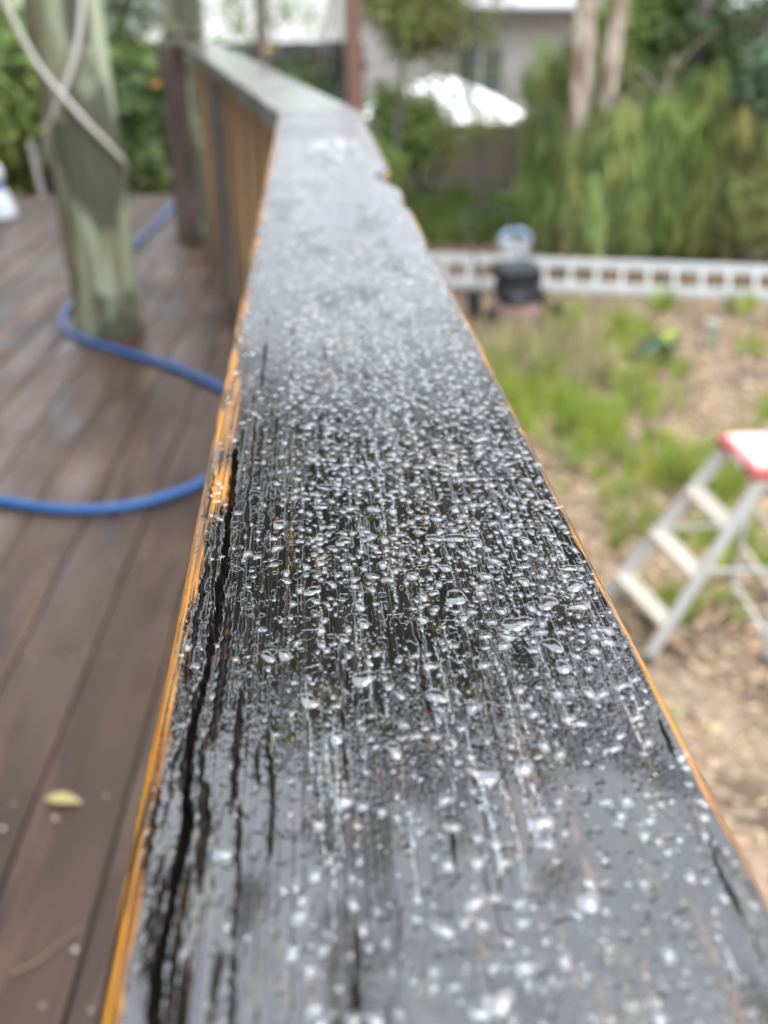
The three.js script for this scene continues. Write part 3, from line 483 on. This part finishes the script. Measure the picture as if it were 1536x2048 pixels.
weeper('drooping fine leaved tree in front of the pale house wall', 3.3, -12.2, 2.9, 1.1, 61, GREEN.weep, bark.paper, 190);
weeper('broad drooping tree with long hanging sprays behind the ladder', 4.2, -11.5, 2.5, 1.7, 71, GREEN.mid, bark.paper, 270);
weeper('low drooping tree before the papery trunks', 3.35, -10.9, 2.1, 1.0, 81, GREEN.weep, bark.grey, 150);
weeper('shaggy drooping tree next to the blue-green bush', 5.0, -11.2, 2.3, 1.6, 91, GREEN.olive, bark.dark, 230);
shrub('blue-green broad leaved bush at the end of the white ladder', 5.75, -10.9, 3.0, 2.0, GREEN.blue, C_BROAD, 9, 620, 101, 'bushes behind the ladder');
shrub('tall dark bush below the grey forked trunk', 5.0, -13.2, 3.6, 2.4, GREEN.dark, C_BROAD, 9, 380, 111, 'bushes behind the ladder');
shrub('bright green bush between the papery trunks and forked trunk', 4.15, -13.0, 3.7, 1.3, GREEN.mid, C_BROAD, 6, 260, 121, 'bushes behind the ladder');
shrub('low scrubby bush on the leaf litter right of the drooping trees', 5.4, -10.3, 1.0, 1.4, GREEN.olive, C_FINE, 6, 600, 131, 'bushes behind the ladder');
// thin bare-limbed sapling in front of the low wall
{
  const x = 2.32, z = -12.9, y = groundY(x, z), o = thing('sapling', 'slender leaning sapling with fine twigs in front of the low brown wall', 'tree', [x, y, z]), r = rngOf(141);
  part('trunk', taper([[0, 0, 0], [0.02, 0.7, 0], [-0.12, 1.5, 0], [-0.38, 2.5, 0.05], [-0.45, 3.4, 0]], 0.045, 0.014, 18, 8, 0.2), bark.grey, o);
  for (let i = 0; i < 16; i++) { const t = 0.35 + 0.6 * i / 16, by = 3.3 * t, bx = -0.42 * smooth(0.2, 0.85, t), a = r() * 6.28, d = 0.35 + 0.5 * r(); part('limb', taper([[bx, by, 0], [bx + d * 0.5 * Math.cos(a), by + d * 0.4, d * 0.5 * Math.sin(a)], [bx + d * Math.cos(a), by + d * 0.6, d * Math.sin(a)]], 0.014, 0.004, 6, 5), bark.grey, o); }
  foliage('crown', C_FINE, GREEN.olive, 120, r => { const t = 0.35 + 0.65 * r(), a = r() * 6.28, d = 0.75 * Math.sqrt(r()); return [-0.42 * smooth(0.2, 0.85, t) + d * Math.cos(a), 3.5 * t, d * Math.sin(a), 0.7 + 0.4 * r()]; }, o, 142);
}
shrub('leafy green shrub hanging over the low brown wall', 1.28, -13.4, 1.9, 0.8, GREEN.mid, C_BROAD, 6, 240, 151, 'shrubs along the low wall');
tallTree('small spreading tree whose leaves hang before the house window', 1.1, -12.6, bark.grey, 0.05, 2.6, 0.15, 0.98, 0.5, 0.28, 7, GREEN.olive, 161, C_FINE, 170);
// hedge beyond the deck's far end
[[-3.5, -8.9, 2.6, 1.9], [-2.4, -8.6, 1.5, 1.5], [-1.75, -9.4, 2.5, 1.5], [-1.2, -8.7, 1.3, 1.4], [-0.75, -9.4, 1.4, 1.2], [-2.75, -8.0, 1.2, 1.2], [-1.5, -8.1, 0.9, 1.0]].forEach(([x, z, h, w], i) =>
  shrub(['tall dark hedge shrub beside the green pole', 'dark leafy shrub behind the green pole', 'tall loose shrub with light showing through its top', 'dense shrub with an orange bloom behind the square post', 'low shrub behind the far balusters', 'small low shrub at the foot of the hedge', 'low ground shrub just past the deck end'][i], x, z, h, w, i % 2 ? GREEN.mid : GREEN.dark, i === 2 ? C_FINE : C_BROAD, 8, Math.round((i === 2 ? 70 : 300) * w * h / 2), 170 + i * 7, 'hedge shrubs past the deck', bark.dark, 0.05));
shrub('loose fine leaved bush growing over the low wall before the white umbrella', 1.75, -14.4, 1.75, 1.3, GREEN.olive, C_FINE, 7, 150, 225, 'shrubs along the low wall');
shrub('sparse feathery tree before the white house wall', -0.15, -12.9, 3.4, 2.4, GREEN.mid, C_FINE, 8, 75, 228, 'bushes along the dark fence', bark.grey, 0.5);
shrub('dark bush against the fence beyond the far handrail', 0.1, -12.3, 2.2, 1.6, GREEN.dark, C_BROAD, 7, 700, 231, 'bushes along the dark fence', bark.dark, 0.1);
shrub('green bush by the fence corner behind the red trunk', 0.72, -11.4, 1.7, 0.9, GREEN.mid, C_FINE, 6, 260, 241, 'bushes along the dark fence', bark.dark, 0.1);
for (const [x, y, z, c, l] of [[-1.12, 0.56, -8.0, [0.75, 0.25, 0.02], 'orange bloom in the hedge behind the square post'], [-0.33, 0.72, -10.1, [0.75, 0.50, 0.03], 'yellow bloom beyond the far handrail']]) {
  const o = thing('flower', l, 'flower', [x, y, z]), m = M(...c, 0.6, { side: THREE.DoubleSide }), pg = leafGeo(0.07, 0.045, 0.3, 4); pg.translate(0, 0, 0.035);
  for (let i = 0; i < 7; i++) { const q = part('petal', pg, m, o); q.rotation.set(0.5, i * 0.898, 0, 'YXZ'); }
  part('stalk', taper([[0, 0, 0], [0.02, -0.2, -0.05], [0, -0.5, -0.1]], 0.006, 0.004, 6, 5), GREEN.mid, o);
}
// broad leaved plant among the weeds
{
  const x = 3.05, z = -7.6, o = thing('broadleaf_plant', 'small plant with broad glossy dark green leaves on the mulch', 'plant', [x, groundY(x, z), z]), m = M(0.02, 0.075, 0.045, 0.22), y = M(0.30, 0.40, 0.02, 0.5), r = rngOf(251);
  const g = leafGeo(0.26, 0.13, 0.25, 6); g.translate(0, 0, 0.13);
  for (let i = 0; i < 10; i++) { const q = part('leaf', g, i === 3 ? y : m, o); q.position.y = 0.06 + 0.15 * r(); q.rotation.set(-0.5 + 0.7 * r(), i * 0.65 + r() * 0.3, 0, 'YXZ'); }
  part('stem', taper([[0, 0, 0], [0.01, 0.12, 0], [0, 0.24, 0]], 0.014, 0.008, 6, 6), m, o);
}
// grass and leaf litter
{
  const r0 = rngOf(261), tufts = [];
  for (let i = 0; i < 95; i++) { const x = mix(0.6, 5.5, r0()), z = mix(-9.3, -2.6, r0()); if (noise(x * 0.9 + 3, z * 0.9 + 8) > 0.42 || r0() < 0.15) tufts.push([x, z, 0.08 + 0.16 * r0()]); }
  for (const q of [[1.75, -6.1, 0.35], [2.1, -6.3, 0.35], [2.3, -5.7, 0.35], [1.95, -5.3, 0.4], [2.45, -5.2, 0.35], [1.7, -7.3, 0.4], [2.6, -6.6, 0.3], [1.5, -6.8, 0.3], [3.3, -5.3, 0.3], [2.4, -4.4, 0.3], [2.75, -3.9, 0.35], [2.3, -3.2, 0.3], [1.9, -4.6, 0.25], [2.95, -3.1, 0.3], [3.2, -4.5, 0.3]]) tufts.push(q, q, q);
  const spot = r => { const t = tufts[Math.floor(r() * tufts.length)], a = r() * 6.28, d = t[2] * Math.sqrt(r()); const x = t[0] + d * Math.cos(a), z = t[1] + d * Math.sin(a); return [x, groundY(x, z) - 0.01, z, 0.35 + 0.5 * r(), 0.6]; };
  tag(foliage('grass', C_GRASS, GREEN.bright, 860, spot, scene, 262, 0.4), 'bright green tufts of grass growing through the mulch', 'grass', null, 'stuff');
  tag(foliage('lawn', C_GRASS, GREEN.mid, 2600, r => { const x = mix(-0.5, 5.2, r()), z = mix(-14.9, -12.2, r()); return [x, groundY(x, z) - 0.01, z, 0.5 + 0.4 * r(), 0.6]; }, scene, 263, 0.4), 'strip of lawn before the low brown wall', 'grass', null, 'stuff');
  const dry = leafMat(0.37, 0.26, 0.17), lg = leafGeo(0.06, 0.024, 0.3, 3);
  tag(foliage('leaf_litter', lg, dry, 26000, r => { const q = Math.pow(r(), 0.7), z = mix(-2.2, -12.2, q), x = mix(0.3, 2.6 + 0.5 * -z, r()); const bare = fbm(x * 1.1 + 9, z * 1.1 + 30, 3) < 0.42 && r() < 0.55; return [x, groundY(x, z) + (bare ? -0.2 : 0.012), z, 0.6 + 0.9 * r(), 0.7]; }, scene, 264, 0.6), 'dry brown and pink leaf litter scattered on the ground', 'litter', null, 'stuff');
  tag(foliage('dry_grass', C_GRASS, leafMat(0.36, 0.32, 0.18), 70, r => { const x = mix(1.4, 2.5, r()), z = mix(-8.1, -7.0, r()); return [x, groundY(x, z) - 0.01, z, 0.6 + 0.5 * r(), 0.7]; }, scene, 265, 0.4), 'dry straw coloured grass in front of the mower', 'grass', null, 'stuff');
}

// ---------------------------------------------------------------- neighbouring walls and houses
{
  const o = thing('garden_wall', 'low grey-brown rendered wall behind the lawn', 'wall', [0, groundY(2.2, -15.4), 0]), m = M(0.24, 0.205, 0.17, 0.9);
  part('wall', box(2.75, 1.12, 0.2, 2.05, 0.5, -15.5, 0.01), m, o); part('coping', box(2.81, 0.06, 0.26, 2.05, 1.085, -15.5, 0.01), M(0.30, 0.26, 0.22, 0.9), o); part('pier', box(0.42, 1.3, 0.42, 3.5, 0.55, -15.5, 0.01), m, o);
  const k = part('kerb', box(2.5, 0.16, 0.3, 2.35, groundY(2.3, -15.0) + 0.04, -15.05, 0.02), M(0.62, 0.60, 0.53, 0.85), scene); tag(k, 'pale concrete kerb at the foot of the low brown wall', 'kerb', null, 'structure');
}
{ // white canopy beyond the wall
  const x = 2.45, z = -18.2, y = groundY(x, z), o = thing('garden_umbrella', 'white garden umbrella open behind the low brown wall', 'umbrella', [x, y, z]), cl = M(0.86, 0.86, 0.83, 0.85, { side: THREE.DoubleSide });
  const P = [], I = [], n = 8, rows = 5;
  P.push(0, 1.62, 0); for (let i = 1; i <= rows; i++) for (let j = 0; j < n * 2; j++) { const t = i / rows, a = j / (n * 2) * 6.2832, R = 1.55 * t * (j % 2 ? 0.93 : 1); P.push(R * Math.cos(a), 1.62 - 0.62 * Math.pow(t, 1.4) - (i === rows ? 0.02 : 0), R * Math.sin(a)); }
  for (let j = 0; j < n * 2; j++) I.push(0, 1 + (j + 1) % 16, 1 + j); for (let i = 0; i < rows - 1; i++) for (let j = 0; j < 16; j++) { const a = 1 + i * 16 + j, b = 1 + i * 16 + (j + 1) % 16; I.push(a, b, a + 16, b, b + 16, a + 16); }
  const g = new THREE.BufferGeometry(); g.setAttribute('position', new THREE.Float32BufferAttribute(P, 3)); g.setIndex(I); g.computeVertexNormals();
  part('canopy', g, cl, o); part('pole', new THREE.CylinderGeometry(0.025, 0.025, 1.6, 12).translate(0, 0.8, 0), M(0.5, 0.48, 0.45, 0.5), o);
}
{ // grey house
  const o = thing('house', 'pale grey house with a dark eave and blue-grey windows', 'house', [0, groundY(4, -24), 0], -0.075), wall = M(0.40, 0.395, 0.38, 0.9), eave = M(0.13, 0.13, 0.125, 0.8), gl = M(0.10, 0.13, 0.15, 0.08, { ior: 1.5 }), fr = M(0.6, 0.6, 0.58, 0.6);
  const Z = -24.4, Y = v => v - groundY(4, -24);
  part('wall', box(16.5, 3.2, 0.3, 6.7, 1.3, Z, 0.02), wall, o);
  part('eave', box(15.5, 0.30, 1.1, 7.7, Y(0.86), Z + 0.3, 0.02), eave, o); part('gutter', box(15.5, 0.11, 0.14, 7.7, Y(0.98), Z + 0.93, 0.03, 2), M(0.5, 0.5, 0.48, 0.6), o);
  const rf = new THREE.BufferGeometry().setAttribute('position', new THREE.Float32BufferAttribute([0, 0, 0.95, 15.5, 0, 0.95, 15.5, 0.9, -4, 0, 0, 0.95, 15.5, 0.9, -4, 0, 0.9, -4], 3)); rf.computeVertexNormals(); part('roof', rf, M(0.32, 0.33, 0.34, 0.7, { side: THREE.DoubleSide }), o).position.set(0, Y(1.03), Z);
  for (const [x, w] of [[2.35, 1.15], [5.35, 1.5], [9.5, 1.6]]) { const f = part('window', box(w, 1.15, 0.1, x, Y(-0.35), Z + 0.16, 0.01), fr, o); part('pane', box(w / 2 - 0.08, 1.0, 0.03, x - w / 4 + 0.01, Y(-0.35), Z + 0.21, 0.004), gl, f); part('pane', box(w / 2 - 0.08, 1.0, 0.03, x + w / 4 - 0.01, Y(-0.35), Z + 0.21, 0.004), gl, f); }
  part('downpipe', new THREE.CylinderGeometry(0.06, 0.06, 2.7, 12), M(0.7, 0.7, 0.68, 0.6), o).position.set(6.95, 1.2, Z + 0.25);
}
{ // white house past the dark fence
  const o = thing('white_house', 'white rendered house wall beyond the dark fence and hedge', 'house', [-6.3, groundY(-6, -21), -21.5], 0.06), w = M(0.84, 0.84, 0.82, 0.9);
  part('wall', box(13.8, 3.6, 0.3, 0, 1.5, 0, 0.02), w, o); part('fascia', box(14.4, 0.2, 0.5, 0, 3.3, 0.2, 0.02), M(0.4, 0.4, 0.4, 0.7), o);
}
{
  const o = thing('paling_fence', 'dark timber paling fence between the hedge and the red trunk', 'fence', [0, 0, 0]), m = [M(0.045, 0.05, 0.035, 0.9), M(0.06, 0.062, 0.045, 0.9), M(0.035, 0.038, 0.03, 0.9)], r = rngOf(271);
  for (let i = 0; i < 36; i++) { const x = -4.6 + i * 0.152, y = groundY(x, -13.6), top = 0.63 + 0.02 * r(); const b = part('paling', box(0.145, top - y + 0.1, 0.02, 0, 0, 0, 0.003), m[i % 3], o); b.position.set(x, (top + y - 0.1) / 2, -13.6 - 0.01 * r()); }
  part('rail', box(5.5, 0.08, 0.05, -1.9, 0.35, -13.64, 0.004), m[0], o);
}
{ // the roof over the deck, carried by the poles
  const o = thing('verandah_roof', 'timber verandah roof fixed to the cream house over the back of the deck', 'roof'), w = M(0.10, 0.075, 0.055, 0.8), sh = M(0.35, 0.35, 0.34, 0.6);
  part('edge_beam', box(0.09, 0.2, 8.6, -1.42, 3.05, -1.6, 0.006), w, o);
  for (let k = 0; k < 10; k++) part('rafter', box(3.6, 0.12, 0.05, -3.15, 3.21, -5.7 + k * 0.9, 0.004), w, o);
  part('roof_sheet', box(3.8, 0.03, 8.8, -3.15, 3.29, -1.6, 0.006), sh, o);
}
{ // the house the deck belongs to
  const o = thing('deck_house', 'cream weatherboard house wall along the back of the deck', 'house', [-4.9, -1.7, -1.4]), m = M(0.55, 0.52, 0.46, 0.85);
  part('wall', box(0.25, 5.2, 8.2, 0, 2.55, 0, 0.01), m, o);
  for (let k = 0; k < 17; k++) part('weatherboard', box(0.02, 0.17, 8.2, 0.135, 1.9 + k * 0.18, 0, 0.006), m, o);
}
renderer.render(scene, camera);
